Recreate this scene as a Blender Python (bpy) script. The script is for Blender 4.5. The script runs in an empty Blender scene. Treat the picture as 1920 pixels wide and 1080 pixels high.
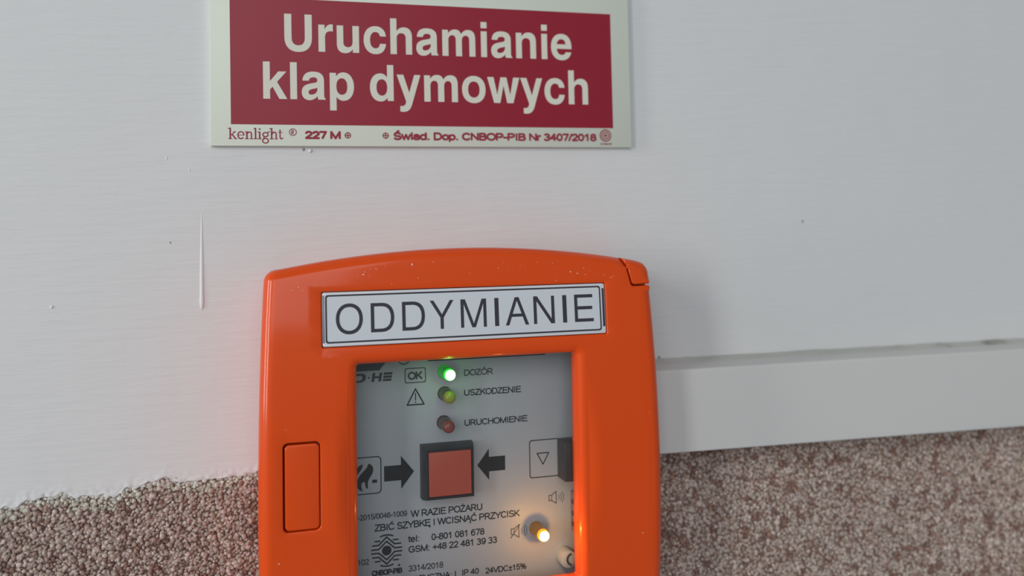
import bpy, bmesh, math, random
from mathutils import Vector, Matrix, noise
from mathutils.geometry import tessellate_polygon, delaunay_2d_cdt

# ---------------------------------------------------------------- units
S = 0.00095            # metres per layout unit
Z0 = 1.45              # height of the layout origin above the floor
def W(u, v, d=0.0):    # u to the right along the wall, v up, d out of the wall
    return Vector((u*S, -d*S, Z0 + v*S))

scene = bpy.context.scene
C = scene.collection

# ---------------------------------------------------------------- camera
cd = bpy.data.cameras.new('camera'); cam = bpy.data.objects.new('camera', cd); C.objects.link(cam)
CAM_D = 340.0
M = ((0.9578, 0.0166, -0.2869), (-0.0047, 0.9991, 0.0419), (0.2873, -0.0387, 0.9571))
right = Vector((M[0][0], M[0][2], -M[0][1])).normalized()
back = -Vector((M[2][0], M[2][2], -M[2][1])).normalized()
up = back.cross(right).normalized(); right = up.cross(back)
mw = Matrix((right, up, back)).transposed().to_4x4(); mw.translation = W(0, 0, CAM_D)
cam.matrix_world = mw
cd.sensor_width = 36; cd.lens = 1750/1920*36; cd.shift_y = (368.4-540)/1920
cd.clip_start = 0.01; cd.clip_end = 50
cd.dof.use_dof = True; cd.dof.focus_distance = 0.302; cd.dof.aperture_fstop = 7.2
scene.camera = cam

# ---------------------------------------------------------------- world, window light, exposure
w = bpy.data.worlds.new('stairwell_light'); scene.world = w; w.use_nodes = True
bg = w.node_tree.nodes['Background']; bg.inputs[0].default_value = (0.86, 0.93, 1.0, 1); bg.inputs[1].default_value = 0.27

def area(name, loc, target, sx, sy, power, col):
    l = bpy.data.lights.new(name, 'AREA'); l.shape = 'RECTANGLE'; l.size = sx; l.size_y = sy; l.energy = power; l.color = col
    o = bpy.data.objects.new(name, l); C.objects.link(o); o.location = loc
    o.rotation_euler = (Vector(target)-Vector(loc)).to_track_quat('-Z', 'Y').to_euler()
    return o
area('window_behind_camera', (-0.55, -2.3, Z0+0.86), (0.07, 0, Z0-0.03), 1.9, 1.6, 22, (0.97, 0.985, 1.0))
area('window_left', (-2.4, -0.55, Z0+0.35), (0.07, 0, Z0-0.05), 0.32, 1.4, 22, (1.0, 0.99, 0.97))
area('window_left', (-1.95, -1.5, Z0+0.35), (0.07, 0, Z0-0.05), 0.36, 1.4, 20, (1.0, 0.99, 0.97))

vs = scene.view_settings
vs.view_transform = 'Standard'; vs.look = 'None'; vs.gamma = 1; vs.exposure = -0.16; vs.use_curve_mapping = False

# ---------------------------------------------------------------- helpers
def lin(r, g, b):
    f = lambda c: (c/255/12.92) if c/255 <= 0.04045 else ((c/255+0.055)/1.055)**2.4
    return (f(r), f(g), f(b), 1)

def mat(name, col, rough=0.5, spec=0.5, **kw):
    m = bpy.data.materials.new(name); m.use_nodes = True
    b = m.node_tree.nodes['Principled BSDF']
    b.inputs['Base Color'].default_value = col; b.inputs['Roughness'].default_value = rough
    b.inputs['Specular IOR Level'].default_value = spec
    for k, v in kw.items(): b.inputs[k].default_value = v
    return m

def nd(m, t, **kw):
    n = m.node_tree.nodes.new(t)
    for k, v in kw.items(): setattr(n, k, v)
    return n
def lk(m, a, b): m.node_tree.links.new(a, b)
def coords(m, scale, loc=(0, 0, 0)):
    t = nd(m, 'ShaderNodeTexCoord'); mp = nd(m, 'ShaderNodeMapping')
    mp.inputs['Scale'].default_value = scale; mp.inputs['Location'].default_value = loc
    lk(m, t.outputs['Object'], mp.inputs[0]); return mp.outputs[0]
def noise_n(m, vec, scale, detail=4, rough=0.55):
    n = nd(m, 'ShaderNodeTexNoise'); n.inputs['Scale'].default_value = scale
    n.inputs['Detail'].default_value = detail; n.inputs['Roughness'].default_value = rough
    lk(m, vec, n.inputs['Vector']); return n.outputs[0]
def bump(m, h, strength, dist, prev=None):
    b = nd(m, 'ShaderNodeBump'); b.inputs['Strength'].default_value = strength; b.inputs['Distance'].default_value = dist
    lk(m, h, b.inputs['Height'])
    if prev is not None: lk(m, prev, b.inputs['Normal'])
    return b.outputs[0]
def bsdf(m): return m.node_tree.nodes['Principled BSDF']
def ramp(m, fac, stops):
    r = nd(m, 'ShaderNodeValToRGB'); e = r.color_ramp.elements
    while len(e) < len(stops): e.new(0.5)
    for el, (p, c) in zip(e, stops): el.position = p; el.color = c
    lk(m, fac, r.inputs[0]); return r.outputs[0]

def link(name, me, m=None, parent=None):
    o = bpy.data.objects.new(name, me); C.objects.link(o)
    if m is not None: me.materials.append(m)
    if parent is not None: o.parent = parent
    return o
def mesh(name, verts, faces, m=None, parent=None, smooth=False):
    me = bpy.data.meshes.new(name); me.from_pydata([tuple(v) for v in verts], [], faces); me.update()
    bm = bmesh.new(); bm.from_mesh(me); bmesh.ops.recalc_face_normals(bm, faces=bm.faces); bm.to_mesh(me); bm.free()
    if smooth:
        me.polygons.foreach_set('use_smooth', [True]*len(me.polygons))
        me.set_sharp_from_angle(angle=math.radians(smooth if smooth is not True else 40))
    return link(name, me, m, parent)
def tag(o, label=None, cat=None, kind=None, group=None):
    if label: o['label'] = label
    if cat: o['category'] = cat
    if kind: o['kind'] = kind
    if group: o['group'] = group
    return o
def empty(name, loc):
    o = bpy.data.objects.new(name, None); o.empty_display_size = 0.01; C.objects.link(o); o['_base'] = 0
    del o['_base']; return o

def bevel_box(name, u0, u1, v0, v1, d0, d1, r, m, parent, seg=3, place=None):
    place = place or W
    bm = bmesh.new()
    vs_ = [bm.verts.new(place(u, v, d)) for d in (d0, d1) for (u, v) in ((u0, v0), (u1, v0), (u1, v1), (u0, v1))]
    for f in ((3, 2, 1, 0), (4, 5, 6, 7), (0, 1, 5, 4), (1, 2, 6, 5), (2, 3, 7, 6), (3, 0, 4, 7)):
        bm.faces.new([vs_[i] for i in f])
    bmesh.ops.recalc_face_normals(bm, faces=bm.faces)
    if r > 0:
        bmesh.ops.bevel(bm, geom=list(bm.edges), offset=r*S, segments=seg, affect='EDGES', profile=0.5, clamp_overlap=True)
    me = bpy.data.meshes.new(name); bm.to_mesh(me); bm.free()
    me.polygons.foreach_set('use_smooth', [True]*len(me.polygons)); me.set_sharp_from_angle(angle=math.radians(50))
    return link(name, me, m, parent)

# flat print: polygons (with holes) lifted a hair above the surface they are printed on
def flatten(path, n=10):
    tok = path.split(); i = 0; out = []; cur = None
    while i < len(tok):
        t = tok[i]
        if t in 'ML': cur = (float(tok[i+1]), float(tok[i+2])); out.append(cur); i += 3
        elif t == 'C':
            p = [float(x) for x in tok[i+1:i+7]]; a = cur
            for k in range(1, n+1):
                s = k/n; q = 1-s
                out.append((q**3*a[0]+3*q*q*s*p[0]+3*q*s*s*p[2]+s**3*p[4], q**3*a[1]+3*q*q*s*p[1]+3*q*s*s*p[3]+s**3*p[5]))
            cur = (p[4], p[5]); i += 7
        else: i += 1
    if math.dist(out[0], out[-1]) < 1e-6: out.pop()
    return out
def print_mesh(name, shapes, d, m, parent, place=None, label=None):
    """shapes: list of [outer, hole, hole...] in layout units; one flat printed mark"""
    place = place or W; V = []; F = []
    for k_, sh in enumerate(shapes):
        lift = (k_ % 24)*0.0015 if len(shapes) > 3 else 0.0     # overlapping pen strokes lie a hair apart
        polys = [[Vector((x, y, 0)) for x, y in p] for p in sh]
        base = len(V)
        for p in sh: V += [place(x, y, d+lift) for x, y in p]
        for t in tessellate_polygon(polys): F.append(tuple(base+k for k in t))
    me = bpy.data.meshes.new(name); me.from_pydata([tuple(v) for v in V], [], F); me.update()
    bm = bmesh.new(); bm.from_mesh(me)
    for f in bm.faces:
        f.normal_update()
        if f.normal.y > 0: f.normal_flip()
    bm.to_mesh(me); bm.free()
    o = link(name, me, m, parent)
    if label: o['label'] = label
    return o
def circle(u, v, r, n=28, ry=None):
    return [(u+r*math.cos(2*math.pi*k/n), v+(ry or r)*math.sin(2*math.pi*k/n)) for k in range(n)]
def rrect(u0, u1, v0, v1, r, n=5):
    out = []
    for cx, cy, a in ((u1-r, v1-r, 0), (u0+r, v1-r, 90), (u0+r, v0+r, 180), (u1-r, v0+r, 270)):
        for k in range(n+1):
            t = math.radians(a+90*k/n); out.append((cx+r*math.cos(t), cy+r*math.sin(t)))
    return out
def stroke(pts, w_, closed=False):
    """a polyline drawn with a pen of width w_, as simple quads"""
    sh = []; P = list(pts)+([pts[0]] if closed else [])
    for a, b in zip(P, P[1:]):
        dx, dy = b[0]-a[0], b[1]-a[1]; l = math.hypot(dx, dy) or 1; ex, ey = dx/l*w_*.35, dy/l*w_*.35; nx, ny = -dy/l*w_/2, dx/l*w_/2
        sh.append([[(a[0]-ex+nx, a[1]-ey+ny), (a[0]-ex-nx, a[1]-ey-ny), (b[0]+ex-nx, b[1]+ey-ny), (b[0]+ex+nx, b[1]+ey+ny)]])
    return sh
def arc(u, v, r, a0, a1, n=8):
    return [(u+r*math.cos(math.radians(a0+(a1-a0)*k/n)), v+r*math.sin(math.radians(a0+(a1-a0)*k/n))) for k in range(n+1)]

def EL(cx, cy, rx, ry, a0, a1, n=12):
    return [(cx+rx*math.cos(math.radians(a0+(a1-a0)*k/n)), cy+ry*math.sin(math.radians(a0+(a1-a0)*k/n))) for k in range(n+1)]
_P = [(.13, 0), (.13, 1), (.5, 1)]+EL(.52, .73, .3, .27, 90, -90, 8)+[(.13, .46)]
_O = EL(.54, .5, .47, .5, 0, 360, 20); _C = EL(.53, .5, .44, .5, 42, 318, 16); _0 = EL(.39, .5, .29, .5, 0, 360, 16)
_A = [[(.04, 0), (.465, 1), (.89, 0)], [(.19, .35), (.74, .35)]]; _E = [[(.85, 1), (.13, 1), (.13, 0), (.87, 0)], [(.13, .53), (.8, .53)]]
_Z = [[(.08, 1), (.76, 1), (.05, 0), (.8, 0)]]; _S = [EL(.465, .745, .32, .255, 25, 250, 10)+EL(.465, .255, .36, .255, 75, -155, 10)]
SK = {' ': (.39, []), 'A': (.93, _A), 'B': (.93, [[(.13, 0), (.13, 1), (.5, 1)]+EL(.5, .77, .26, .23, 90, -90, 8)+[(.13, .54)], [(.5, .54)]+EL(.53, .27, .3, .27, 90, -90, 8)+[(.13, 0)]]),
'C': (1.0, [_C]), 'D': (1.0, [[(.13, 0), (.13, 1), (.45, 1)]+EL(.45, .5, .45, .5, 90, -90, 10)+[(.13, 0)]]), 'E': (.93, _E), 'G': (1.08, [EL(.55, .5, .46, .5, 42, 325, 14)+[(.97, .2), (.97, .48), (.58, .48)]]),
'H': (1.0, [[(.13, 0), (.13, 1)], [(.87, 0), (.87, 1)], [(.13, .53), (.87, .53)]]), 'I': (.39, [[(.195, 0), (.195, 1)]]), 'K': (.93, [[(.13, 0), (.13, 1)], [(.85, 1), (.13, .35)], [(.38, .57), (.88, 0)]]),
'L': (.78, [[(.13, 1), (.13, 0), (.74, 0)]]), 'M': (1.16, [[(.12, 0), (.12, 1), (.58, 0), (1.04, 1), (1.04, 0)]]), 'N': (1.0, [[(.13, 0), (.13, 1), (.87, 0), (.87, 1)]]), 'O': (1.08, [_O]),
'P': (.93, [_P]), 'R': (1.0, [_P, [(.5, .46), (.92, 0)]]), 'S': (.93, _S), 'T': (.85, [[(.04, 1), (.81, 1)], [(.425, 1), (.425, 0)]]), 'U': (1.0, [[(.13, 1), (.13, .36)]+EL(.5, .36, .37, .36, 180, 360)+[(.87, 1)]]),
'V': (.93, [[(.03, 1), (.465, 0), (.9, 1)]]), 'W': (1.32, [[(.03, 1), (.34, 0), (.66, 1), (.98, 0), (1.29, 1)]]), 'Y': (.93, [[(.03, 1), (.465, .42), (.9, 1)], [(.465, .42), (.465, 0)]]), 'Z': (.85, _Z),
'\u00d3': (1.08, [_O, [(.5, 1.16), (.66, 1.34)]]), '\u017b': (.85, _Z+[[(.42, 1.2), (.42, 1.3)]]), '\u0106': (1.0, [_C, [(.5, 1.16), (.66, 1.34)]]), '\u0118': (.93, _E+[[(.78, -.08), (.7, -.22), (.82, -.3)]]),
'\u0104': (.93, _A+[[(.84, -.08), (.76, -.22), (.88, -.3)]]), '\u015a': (.93, _S+[[(.42, 1.16), (.58, 1.34)]]),
'0': (.777, [_0]), '1': (.777, [[(.16, .74), (.44, 1), (.44, 0)]]), '2': (.777, [EL(.38, .71, .28, .29, 165, -25)+[(.1, 0), (.69, 0)]]), '3': (.777, [EL(.36, .76, .26, .24, 150, -90), EL(.36, .26, .31, .26, 90, -150)]),
'4': (.777, [[(.53, 0), (.53, 1), (.05, .3), (.72, .3)]]), '5': (.777, [[(.65, 1), (.2, 1), (.13, .5)]+EL(.37, .32, .3, .32, 130, -150)]), '6': (.777, [EL(.39, .32, .29, .32, 0, 360, 14), EL(.42, .5, .33, .5, 200, 50)]),
'7': (.777, [[(.08, 1), (.69, 1), (.32, 0)]]), '8': (.777, [EL(.39, .76, .25, .24, 0, 360, 14), EL(.39, .27, .3, .27, 0, 360, 14)]), '9': (.777, [EL(.39, .68, .29, .32, 0, 360, 14), EL(.36, .5, .33, .5, 20, -130)]),
'+': (.815, [[(.1, .45), (.72, .45)], [(.41, .12), (.41, .78)]]), '-': (.465, [[(.05, .38), (.41, .38)]]), '/': (.39, [[(.03, -.02), (.36, 1.02)]]), ':': (.39, [[(.195, 0), (.195, .03)], [(.195, .62), (.195, .65)]]), '.': (.39, [[(.195, 0), (.195, .03)]]),
'%': (1.24, [EL(.3, .75, .2, .25, 0, 360, 12), EL(.94, .25, .2, .25, 0, 360, 12), [(.34, 0), (.9, 1)]]), '\u00b1': (.77, [[(.08, .55), (.7, .55)], [(.39, .25), (.39, .85)], [(.08, 0), (.7, 0)]]),
'a': (.777, [EL(.36, .2, .28, .2, 0, 360, 12), [(.66, 0), (.66, .48)]+EL(.38, .48, .28, .24, 0, 155, 8)]), 'd': (.777, [EL(.38, .36, .3, .36, 0, 360, 14), [(.68, 0), (.68, 1)]]), 'e': (.777, [[(.08, .38), (.68, .38)]+EL(.38, .36, .3, .36, 0, 318)]),
'i': (.31, [[(.155, 0), (.155, .72)], [(.155, .96), (.155, 1)]]), 'l': (.31, [[(.155, 0), (.155, 1)]]), 'o': (.777, [EL(.39, .36, .31, .36, 0, 360, 14)]), 'p': (.777, [EL(.4, .36, .3, .36, 0, 360, 14), [(.1, -.28), (.1, .72)]]),
'r': (.465, [[(.1, 0), (.1, .72)], [(.1, .5), (.22, .68), (.42, .7)]]), 't': (.39, [[(.2, .94), (.2, .1), (.38, .02)], [(.04, .72), (.38, .72)]]), 'w': (1.0, [[(.04, .72), (.27, 0), (.5, .72), (.73, 0), (.96, .72)]])}
def font_print(name, text, u0, u1, v0, cap, d, m, parent, bold=0.0, place=None, label=None, serif=False):
    """one printed line of plain monoline grotesque lettering: capital height cap, running from u0 to u1"""
    t = (0.165+bold)*cap; x = 0.0; lines = []
    for ch in text:
        adv, st = SK[ch]
        for poly in st: lines.append([(x+a, b) for a, b in poly])
        x += adv
    xs = [a for l in lines for a, _ in l]; x0, x1 = min(xs), max(xs); k = (u1-u0-t)/(x1-x0); sh = []
    for l in lines:
        q = [(u0+t/2+(a-x0)*k, v0+t/2+b*(cap-t)) for a, b in l]; sh += stroke(q, t)
        if serif:
            for e in (q[0], q[-1]): sh += stroke([(e[0]-t*.9, e[1]), (e[0]+t*.9, e[1])], t*.5)
    return print_mesh(name, sh, d, m, parent, place, label)

# ---------------------------------------------------------------- materials
M_paint = mat('white_wall_paint', lin(216, 217, 217), 0.55, 0.25)
vec = coords(M_paint, (1, 1, 9)); n1 = noise_n(M_paint, vec, 55, 5, 0.6)
vec2 = coords(M_paint, (1, 1, 1)); n2 = noise_n(M_paint, vec2, 260, 3, 0.6); n3 = noise_n(M_paint, vec2, 22, 2)
b1 = bump(M_paint, n1, 0.42, 0.0006); b2 = bump(M_paint, n2, 0.12, 0.0002, b1); b3 = bump(M_paint, n3, 0.35, 0.0015, b2)
lk(M_paint, b3, bsdf(M_paint).inputs['Normal'])

M_drip = mat('white_paint_drip', lin(218, 219, 220), 0.4, 0.4)
M_speck = mat('grey_scuff', lin(150, 152, 154), 0.7, 0.2)
M_binder = mat('mosaic_plaster_binder', lin(140, 110, 100), 0.7, 0.3)
vb = coords(M_binder, (1, 1, 1)); nb = noise_n(M_binder, vb, 500, 3)
lk(M_binder, ramp(M_binder, nb, [(0.3, lin(136, 104, 94)), (0.7, lin(170, 146, 136))]), bsdf(M_binder).inputs['Base Color'])
lk(M_binder, bump(M_binder, nb, 0.6, 0.0006), bsdf(M_binder).inputs['Normal'])

M_grain = mat('mosaic_plaster_grain', lin(180, 165, 158), 0.45, 0.45)
at = nd(M_grain, 'ShaderNodeVertexColor', layer_name='grain_colour'); lk(M_grain, at.outputs[0], bsdf(M_grain).inputs['Base Color'])

M_trunk = mat('white_trunking_plastic', lin(207, 206, 204), 0.42, 0.35)
vt = coords(M_trunk, (1, 1, 1)); lk(M_trunk, bump(M_trunk, noise_n(M_trunk, vt, 90, 3), 0.08, 0.0006), bsdf(M_trunk).inputs['Normal'])
M_caulk = mat('dusty_sealant', lin(186, 187, 183), 0.8, 0.2)
vc = coords(M_caulk, (1, 1, 3)); nc = noise_n(M_caulk, vc, 60, 5)
lk(M_caulk, ramp(M_caulk, nc, [(0.30, lin(132, 131, 122)), (0.44, lin(184, 184, 178)), (1, lin(204, 204, 201))]), bsdf(M_caulk).inputs['Base Color'])

M_signplate = mat('pale_luminescent_plastic', lin(214, 220, 207), 0.4, 0.3)
M_signred = mat('crimson_print', lin(146, 28, 48), 0.34, 0.4)
M_signcream = mat('cream_print', lin(218, 217, 203), 0.42, 0.3)
M_signink = mat('crimson_ink', lin(150, 50, 66), 0.5, 0.3)

M_orange = mat('glossy_orange_plastic', lin(222, 74, 2), 0.34, 0.2)
bsdf(M_orange).inputs['Coat Weight'].default_value = 0.55; bsdf(M_orange).inputs['Coat Roughness'].default_value = 0.10
vo = coords(M_orange, (1, 1, 1)); no = noise_n(M_orange, vo, 900, 2)
lk(M_orange, bump(M_orange, no, 0.03, 0.0001), bsdf(M_orange).inputs['Normal'])
M_dust = mat('pale_dust', lin(240, 225, 215), 0.7, 0.3)
M_plate = mat('clear_white_plate', lin(214, 216, 220), 0.25, 0.5)
M_label = mat('white_label_card', lin(206, 211, 217), 0.35, 0.4)
M_black = mat('black_ink', lin(56, 56, 64), 0.5, 0.3)
M_slot = mat('dark_slot', lin(60, 58, 66), 0.5, 0.3)
M_panel = mat('silver_grey_panel', lin(178, 178, 187), 0.45, 0.35)
M_ink = mat('dark_grey_panel_ink', lin(36, 35, 39), 0.55, 0.3)
M_inkgrey = mat('mid_grey_panel_ink', lin(70, 69, 75), 0.55, 0.3)
M_bezel = mat('black_button_plastic', lin(38, 36, 38), 0.4, 0.4)
M_red = mat('translucent_red_cap', lin(186, 80, 62), 0.35, 0.45)
M_switch = mat('dark_brown_switch', lin(58, 48, 50), 0.45, 0.4)
M_knob = mat('grey_knob_plastic', lin(176, 172, 170), 0.4, 0.4)

def led_body(name, col): return mat(name, col, 0.25, 0.5)
def emitter(name, col, power, base):
    m = mat(name, base, 0.2, 0.5); bsdf(m).inputs['Emission Color'].default_value = col; bsdf(m).inputs['Emission Strength'].default_value = power
    return m

M_glass = bpy.data.materials.new('clear_pane'); M_glass.use_nodes = True
nt = M_glass.node_tree; nt.nodes.clear()
go = nt.nodes.new('ShaderNodeOutputMaterial'); gm = nt.nodes.new('ShaderNodeMixShader'); gt = nt.nodes.new('ShaderNodeBsdfTransparent')
gg = nt.nodes.new('ShaderNodeBsdfGlossy'); gf = nt.nodes.new('ShaderNodeFresnel')
gt.inputs[0].default_value = (0.95, 0.97, 0.96, 1); gg.inputs['Roughness'].default_value = 0.02; gf.inputs[0].default_value = 1.48
gb = nt.nodes.new('ShaderNodeNewGeometry'); gi = nt.nodes.new('ShaderNodeMapRange')      # same reflectance on both faces of the thin pane
gi.inputs['To Min'].default_value = 1.48; gi.inputs['To Max'].default_value = 1/1.48
nt.links.new(gb.outputs['Backfacing'], gi.inputs['Value']); nt.links.new(gi.outputs[0], gf.inputs[0])
nt.links.new(gf.outputs[0], gm.inputs[0]); nt.links.new(gt.outputs[0], gm.inputs[1]); nt.links.new(gg.outputs[0], gm.inputs[2]); nt.links.new(gm.outputs[0], go.inputs[0])

# ================================================================= THE WALL
rnd = random.Random(7)
wall = mesh('wall_back', [W(-420, -420, -1.0), W(760, -420, -1.0), W(760, 420, -1.0), W(-420, 420, -1.0),
                          W(-420, -420, -60), W(760, -420, -60), W(760, 420, -60), W(-420, 420, -60)],
            [(0, 1, 2, 3), (7, 6, 5, 4), (0, 4, 5, 1), (1, 5, 6, 2), (2, 6, 7, 3), (3, 7, 4, 0)], M_binder)
tag(wall, 'plastered wall, white paint above and brown grained mosaic plaster below', None, 'structure')

def edge_v(u):      # ragged lower edge of the white paint
    base = -82.4 + 0.048*u if u < 20 else -82.0
    n = noise.noise(Vector((u*0.06, 3.1, 0)))*2.8 + noise.noise(Vector((u*0.25, 9.7, 0)))*2.0 + noise.noise(Vector((u*0.8, 1.7, 0)))*0.5
    return base + n
us = [-420, -300, -200] + [-150+0.6*k for k in range(int(310/0.6))] + [165, 220, 300, 420, 760]
rows = [None, 12, 9, 7, 5.6, 4.6, 3.8, 3.1, 2.5, 1.95, 1.5, 1.1, 0.75, 0.45, 0.2, 0.0]
V = []; F = []
for u in us:
    ve = edge_v(u)
    V.append(W(u, 420, 0)); V.append(W(u, -60, 0))
    for t in rows[1:]:
        v = ve+t
        prox = max(0, 1-t/5.0)
        lump = (noise.noise(Vector((u*0.7, v*0.7, 4.0)))*0.5+noise.noise(Vector((u*1.5, v*1.5, 9.0)))*0.25)*prox**1.5 + 0.2*prox
        V.append(W(u, v, lump-1.5*max(0, 1-t/0.5)**2))
R_ = len(rows)+1
for i in range(len(us)-1):
    for j in range(R_-1): F.append((i*R_+j, i*R_+j+1, (i+1)*R_+j+1, (i+1)*R_+j))
coat = mesh('painted_plaster', V, F, M_paint, wall, smooth=60)
coat['label'] = 'white brushed paint coat with a ragged lower edge'

# grains of the mosaic plaster
def ico(sub):
    bm = bmesh.new(); bmesh.ops.create_icosphere(bm, subdivisions=sub, radius=1.0)
    bm.verts.ensure_lookup_table(); vs_ = [v.co.copy() for v in bm.verts]; fs = [tuple(v.index for v in f.verts) for f in bm.faces]; bm.free(); return vs_, fs
ICO1, ICO2 = ico(1), ico(2)
PAL = [(188, 169, 160), (174, 154, 144), (197, 180, 172), (166, 143, 132), (180, 161, 152), (158, 132, 121), (190, 173, 163), (176, 161, 145)]
DARK = [(142, 110, 98), (130, 96, 86), (152, 118, 102), (126, 104, 97)]
PAINTED = [(212, 209, 204), (206, 203, 194), (199, 195, 182), (190, 186, 170)]
def pile(name, u0, u1, vlo, top, shape, step, tone, label):
    vv, ff = shape
    protos = []
    for k in range(24):        # chipped, uneven stones
        pv = []
        for p in vv:
            w_ = 1+0.55*noise.noise(p*1.1+Vector((k*3.7, 0, 0)))+0.25*noise.noise(p*2.6+Vector((0, k*2.3, 0)))
            pv.append(Vector((p.x*w_, p.y*w_*0.9, p.z*w_)))
        protos.append(pv)
    V = []; F = []; col = []
    nu = int((u1-u0)/step); nv = int((-60-vlo)/(step*0.87))
    for j in range(nv):
        for i in range(nu):
            u = u0+(i+0.5*(j % 2))*step+rnd.uniform(-.45, .45)*step; v = vlo+j*step*0.87+rnd.uniform(-.45, .45)*step
            lim = top(u); below = lim-v
            if below < -0.9: continue
            clump = noise.noise(Vector((u*0.22, v*0.22, 8)))*0.9 + noise.noise(Vector((u*0.07, v*0.07, 3)))*0.35 + rnd.uniform(-.3, .3)
            r = step*rnd.choice((rnd.uniform(0.5, 0.7), rnd.uniform(0.62, 0.92))); depth = rnd.uniform(-0.85, 0.0)-0.35*(r-0.6*step)
            if rnd.random() < 0.012: r *= 1.8; depth -= 0.45
            dark = clump > (0.33 if tone < 1 else 0.28)
            c = rnd.choice(DARK if dark else PAL)
            if dark: depth -= 0.2
            z = noise.noise(Vector((u*0.09, 2.2, 0)))*3.6 + 4.0
            if u < 14 and below < z + rnd.uniform(-2.2, 1.6):
                f_ = min(1.0, max(0.0, below/3.5)); c = PAINTED[min(3, int(f_*3+rnd.uniform(0, 1.2)))]
                if below < 1.6: depth = min(depth, -0.25)-0.25
            k = rnd.uniform(0.92, 1.06)*tone; cool = 1+0.25*(max(1, tone)-1); c = lin(min(255, c[0]*k), min(255, c[1]*k*cool), min(255, c[2]*k*cool))
            q = Matrix.Rotation(rnd.uniform(0, 6.28), 3, 'Y') @ Matrix.Rotation(rnd.uniform(-.5, .5), 3, 'X')
            sx, sy, sz = r*rnd.uniform(.75, 1.2), r*rnd.uniform(.7, 1.0), r*rnd.uniform(.7, 1.1)
            b = len(V)
            for p in protos[rnd.randrange(24)]:
                p2 = q @ Vector((p.x*sx, p.y*sy, p.z*sz)); V.append(W(u+p2.x, v+p2.z, depth+p2.y))
            F += [tuple(b+t for t in f) for f in ff]; col += [c]*len(vv)
    me = bpy.data.meshes.new(name); me.from_pydata([tuple(x) for x in V], [], F); me.update()
    me.polygons.foreach_set('use_smooth', [True]*len(me.polygons))
    ca = me.color_attributes.new('grain_colour', 'FLOAT_COLOR', 'POINT')
    ca.data.foreach_set('color', [x for c in col for x in c])
    o = link(name, me, M_grain, wall); o['kind'] = 'stuff'; o['label'] = label
    return o
pile('plaster_grains', -105, 16, -140, lambda u: edge_v(u)+0.6, ICO2, 1.12, 0.97, 'coarse pinkish mosaic plaster grains left of the orange box')
pile('plaster_grains', 138, 470, -190, lambda u: -78.0, ICO1, 1.28, 1.06, 'speckled brown mosaic plaster grains under the trunking')

pile('plaster_grains', -170, -105, -190, lambda u: edge_v(u)+0.6, ICO1, 1.2, 0.97, 'mosaic plaster grains far left of the orange box')
pile('plaster_grains', -105, 138, -190, lambda u: -140.5, ICO1, 1.2, 0.97, 'mosaic plaster grains low on the wall')

# paint run and small blemishes in the paint
def blob(name, pts, m, parent):
    """pts: (u, v, half width, height) down the run"""
    V = []; F = []; n = 9
    for u, v, hw, h in pts:
        for k in range(n):
            a = math.pi*k/(n-1); V.append(W(u-hw*math.cos(a), v, -0.25+(h+.25)*math.sin(a)))
    for i in range(len(pts)-1):
        for k in range(n-1): F.append((i*n+k, i*n+k+1, (i+1)*n+k+1, (i+1)*n+k))
    return mesh(name, V, F, m, parent, smooth=80)
run = []
for k in range(26):
    t = k/25; v = 8.5-33.6*t
    hw = 0.35+0.4*min(1, t*1.6)
    if t > 0.93: hw *= math.sqrt(max(0.0, 1-((t-0.93)/0.07)**2))
    if 0.85 < t <= 0.93: hw *= 1.15
    run.append((-10.1, v, hw+0.01, (0.05+0.42*t)*(1 if t < 0.93 else max(0.05, math.sqrt(max(0, 1-((t-0.93)/0.07)**2))))))
blob('paint_drip', run, M_drip, wall)['label'] = 'long vertical paint run with a rounded end'
def bead(u, v, r, h, m, name='paint_blister'):
    pts = [(u, v+r*math.cos(math.pi*k/8), max(0.02, r*math.sin(math.pi*k/8)), h*math.sin(math.pi*k/8)) for k in range(9)]
    return blob(name, pts, m, wall)
for (u, v, r, h) in ((-57.2, -22, 0.6, 0.35), (26.9, 30.5, 0.8, 0.6), (-21.5, 27.5, 0.6, 0.12), (-14, 23.5, 0.5, 0.12)):
    bead(u, v, r, h, M_drip)
for (u, v, r) in ((229.1, 2.7, 0.7), (161.8, -50.6, 0.9), (24.6, 30.9, 0.7), (-20.3, -1.5, 0.4)):
    bead(u, v, r, 0.12, M_speck, 'scuff_mark')

# ================================================================= CABLE TRUNKING
ang = math.radians(-0.42)
def TW(u, v, d):
    du = u-155; return W(155+du*math.cos(ang), v+du*math.sin(ang)*0.45, d)
def trunk_profile():
    d1 = 20.0; vt_, vb_ = -52.4, -83.3; pr = [(vt_, -0.5)]
    r = 1.1
    pr += [(vt_-r+r*math.sin(math.radians(90-a)), d1-r+r*math.sin(math.radians(a))) for a in range(0, 91, 15)]
    pr += [(vb_+r*0.6-r*0.6*math.sin(math.radians(a)), d1-r*0.6+r*0.6*math.cos(math.radians(a))) for a in range(0, 91, 15)]
    pr += [(vb_, -0.5)]
    return pr
pr = trunk_profile(); n = len(pr)
V = [TW(u, v - (0.0105*(u-155) if i > n//2 else 0), d) for u in (145.9, 520) for i, (v, d) in enumerate(pr)]
F = [(i, i+1, n+i+1, n+i) for i in range(n-1)] + [tuple(range(n-1, -1, -1)), tuple(range(n, 2*n)), (n-1, 0, n, 2*n-1)]
tr = mesh('cable_trunking', V, F, M_trunk, smooth=50)
tag(tr, 'white rectangular cable trunking running right from the orange box', 'cable trunking')
V = []; F = []; k = 0
cs = [145.9+2.5*i for i in range(150)]
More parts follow.
